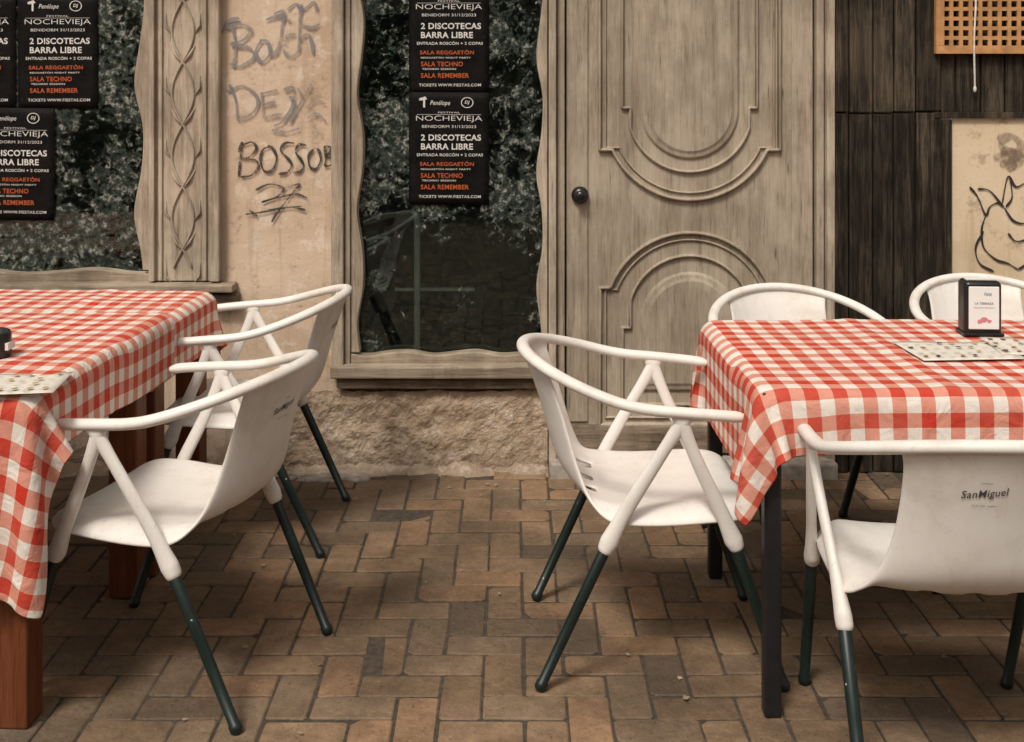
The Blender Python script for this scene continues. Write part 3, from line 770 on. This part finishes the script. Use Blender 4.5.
def chair(x,y,ang,z=0):
    E=empty('plastic_armchair',(x,y,z),ang)
    o=obj('seat_shell',me_shell,None,E)
    m=o.modifiers.new('s','SOLIDIFY'); m.thickness=.009; m.offset=0
    m=o.modifiers.new('ss','SUBSURF'); m.levels=1; m.render_levels=1
    o=obj('arm_rim',me_rim,None,E); m=o.modifiers.new('ss','SUBSURF'); m.levels=1; m.render_levels=1
    for i,l in enumerate(legs): obj('leg_%d'%(i+1),l,None,E)
    obj('logo_print',me_logo,None,E)
def fdir(dx,dy): return math.atan2(dy,dx)
chair(.36,-1.33,fdir(1,.0))
chair(-.835,-1.445,fdir(-.956,.293)+math.radians(1.5))
chair(-.875,-.557,fdir(-1,.016))
chair(.94,-1.845,fdir(.045,1))
chair(.925,-.80,math.radians(-80))
chair(1.63,-.60,math.radians(-86))

# ------------------------------------------------------------------ table items
def holder(x,y,rz):
    E=empty('napkin_dispenser',(x,y,TZ+.010),rz)
    bm=bmesh.new(); bbox(bm,-.051,.051,-.035,.035,0,.152); o=from_bm('body',bm,M_blkp,E); bev(o,.014,5)
    for p in o.data.polygons: p.use_smooth=True
    bm=bmesh.new(); bbox(bm,-.055,.055,-.041,.041,0,.010); bev(from_bm('foot',bm,M_blkp,E),.004,3)
    bm=bmesh.new(); bbox(bm,-.041,.041,-.0385,-.034,.020,.138); bev(from_bm('card',bm,M_cream,E),.002)
    bm=bmesh.new(); bbox(bm,-.040,.040,-.012,.012,.147,.155); from_bm('napkins',bm,M_cream,E)
    mb1=MB(); 
    co,f=textmesh('LA TERRAZA',.050,.006,.0); mb1.add([(a[0],-.0395,.092+a[1]) for a in co],f)
    co,f=textmesh('Restaurante Marisquería',.055,.004,.0); mb1.add([(a[0],-.0395,.080+a[1]) for a in co],f)
    obj('card_text',mb1.mesh('t',M_txtgrey),None,E)
    mb2=MB()
    for q,(ax,az,rr_) in enumerate(((0,.047,.009),(.013,.043,.006),(-.012,.042,.007))):
        pts=[(ax+rr_*math.cos(a)*(1+.2*math.sin(3*a+q)),-.0392-.0001*q,az+rr_*.8*math.sin(a)) for a in np.linspace(0,6.28,20,endpoint=False)]
        mb2.add(pts,[tuple(range(20))])
    obj('card_picture',mb2.mesh('p',M_pink),None,E)
    mb3=MB(); co,f=textmesh('Feliz',.022,.009,.0,.3); mb3.add([(a[0]+.01,-.0395,.118+a[1]) for a in co],f); obj('card_heading',mb3.mesh('h',M_blue),None,E)
holder(1.305,-1.13,math.radians(-4))
def ashtray(x,y):
    E=empty('black_ashtray',(x,y,TZ+.018))
    bm=bmesh.new(); rings=[]
    for r,z in ((.0,.0),(.046,0),(.052,.006),(.052,.060),(.048,.066),(.044,.064),(.042,.02),(.0,.018)):
        rings.append([bm.verts.new((max(r,.0005)*math.cos(a),max(r,.0005)*math.sin(a),z)) for a in np.linspace(0,2*math.pi,32,endpoint=False)])
    for a,b_ in zip(rings[:-1],rings[1:]):
        for k in range(32): bm.faces.new((a[k],a[(k+1)%32],b_[(k+1)%32],b_[k]))
    from_bm('bowl',bm,M_blkp,E,smooth=True)
    bm=bmesh.new(); bbox(bm,.046,.056,-.02,.02,.022,.040); from_bm('label',bm,M_cream,E)
ashtray(-1.318,-1.44)
def menu(x,y,rz,w=.30,h=.21,z=TZ+.0125):
    E=empty('paper_menu',(x,y,z),rz)
    bm=bmesh.new(); G=[]
    for i in range(11):
        G.append([bm.verts.new(((i/10-.5)*w,(j/8-.5)*h,.002+.0025*math.sin(i*.5+1)*((j/8)))) for j in range(9)])
    for i in range(10):
        for j in range(8): bm.faces.new((G[i][j],G[i+1][j],G[i+1][j+1],G[i][j+1]))
    o=from_bm('sheet',bm,M_paper,E,smooth=True); m=o.modifiers.new('s','SOLIDIFY'); m.thickness=.0006
    cols=[M_ochre,M_green,M_ochre,M_txtgrey]; mbs={c.name:(MB(),c) for c in cols}
    for a in range(8):
        for b_ in range(4):
            X=(-.43+a*.12)*w; Y=(-.34+b_*.23)*h
            ww=w*.036; hh=h*.045
            if random.random()<.55:
                mm=mbs[random.choice(cols).name][0]
                pts=[(X+ww*.7*math.cos(t)*(1+.25*math.sin(3*t+a)),Y+hh*(.9+.2*math.sin(2*t+b_))*math.sin(t),.0062) for t in np.linspace(0,6.28,12,endpoint=False)]
                mm.add(pts,[tuple(range(12))])
            for l in range(4 if random.random()<.4 else 2):
                yy=Y-hh-.005-l*.005; mbs['print_grey'][0].add([(X-ww,yy,.0062),(X+ww*random.uniform(.3,1),yy,.0062),(X+ww*.3,yy+.0012,.0062),(X-ww,yy+.0012,.0062)],[(0,1,2,3)])
    for nme,(mm,c) in mbs.items():
        if mm.v: obj('print_'+nme,mm.mesh('pm',c),None,E)
def d_of(py,z=.76): return (CH-z)*F/(py-83)
def tabpos(px,py):
    d=d_of(py); return (px-512)*d/F,d-CD
x,y=tabpos(958,352); menu(x,y,math.radians(4),.27,.20)
x,y=tabpos(1044,349); menu(x,y,math.radians(-6),.27,.19,TZ+.0135)
x,y=tabpos(2,388); menu(x,y,math.radians(8),.27,.19,TZ+.018)

bm=bmesh.new()
for k in range(110):
    x=random.uniform(-1.6,1.8); y=-random.random()**1.5*2.2-.05; s=random.uniform(.003,.009); a=random.random()*6.28
    v=[bm.verts.new((x+s*math.cos(a+q)*random.uniform(.6,1.4),y+s*math.sin(a+q)*random.uniform(.6,1.4),.004+random.random()*.004)) for q in (0,1.3,2.7,4.2)]
    bm.faces.new(v)
from_bm('dry_leaf_litter',bm,simple('litter',(.26,.20,.13),.9,.5,40))

# ------------------------------------------------------------------ street behind the camera (reflected in the glass)
n=16000
c=np.stack([rng.uniform(-8,8,n),rng.normal(-9.2,.45,n),rng.uniform(0,1,n)**.8*3.4],-1)
c[:,2]*=(.8+.25*np.sin(c[:,0]*1.7)+.1*np.sin(c[:,0]*5)); 
a=rng.normal(0,1,(n,3)); a/=np.linalg.norm(a,axis=1)[:,None]; b_=np.cross(a,rng.normal(0,1,(n,3))); b_/=np.linalg.norm(b_,axis=1)[:,None]
s=rng.uniform(.04,.10,n)[:,None]
Vt=np.concatenate([c-a*s,c+b_*s*.5,c+a*s,c-b_*s*.5],1).reshape(-1,3)
me=bpy.data.meshes.new('hedge'); me.from_pydata(Vt.tolist(),[],[(4*i,4*i+1,4*i+2,4*i+3) for i in range(n)]); me.update(); obj('hedge',me,M_leaf)
H=empty('house_across_street')
box('walls',-9,9,-16,-12,0,5.5,M_opp,H,.02)
box('roof',-9.3,9.3,-16.2,-11.7,5.502,5.8,M_stone,H,.03)
for k in range(6):
    xx=-7.5+k*3
    box('window',xx-.5,xx+.5,-11.995,-11.93,3.4,4.9,M_int,H,.01); box('ground_window',xx-.6,xx+.6,-11.995,-11.93,.3,2.5,M_int,H,.01)

# ------------------------------------------------------------------ light & camera
w=bpy.data.worlds.new('World'); scene.world=w; w.use_nodes=True; nt=w.node_tree
bg=nt.nodes['Background']; sky=nt.nodes.new('ShaderNodeTexSky'); sky.sky_type='NISHITA'; sky.sun_disc=False
sky.sun_elevation=math.radians(54); sky.sun_rotation=math.radians(205); sky.dust_density=4; sky.air_density=1.0; sky.ozone_density=1
hs=nt.nodes.new('ShaderNodeHueSaturation'); hs.inputs['Saturation'].default_value=.25
mx=nt.nodes.new('ShaderNodeMix'); mx.data_type='RGBA'; mx.blend_type='MULTIPLY'; mx.inputs[0].default_value=1; mx.inputs[7].default_value=(1.0,.935,.84,1)
nt.links.new(sky.outputs[0],hs.inputs['Color']); nt.links.new(hs.outputs[0],mx.inputs[6]); nt.links.new(mx.outputs[2],bg.inputs[0]); bg.inputs[1].default_value=.135
sl=bpy.data.lights.new('sun','SUN'); sl.energy=2.35; sl.angle=math.radians(12); sl.color=(1,.935,.845)
so=bpy.data.objects.new('sun',sl); COL.objects.link(so)
az=math.radians(205); el=math.radians(54)
sd_=Vector((math.sin(az)*math.cos(el),math.cos(az)*math.cos(el),math.sin(el)))
so.rotation_euler=sd_.to_track_quat('Z','Y').to_euler()
cam=bpy.data.cameras.new('camera'); co=bpy.data.objects.new('camera',cam); COL.objects.link(co)
co.location=(0,-CD,CH); co.rotation_euler=(math.radians(90),0,0)
cam.sensor_width=36; cam.lens=F/1024*36; cam.shift_y=-(371-83)/1024; cam.clip_end=600; cam.clip_start=.05
scene.camera=co
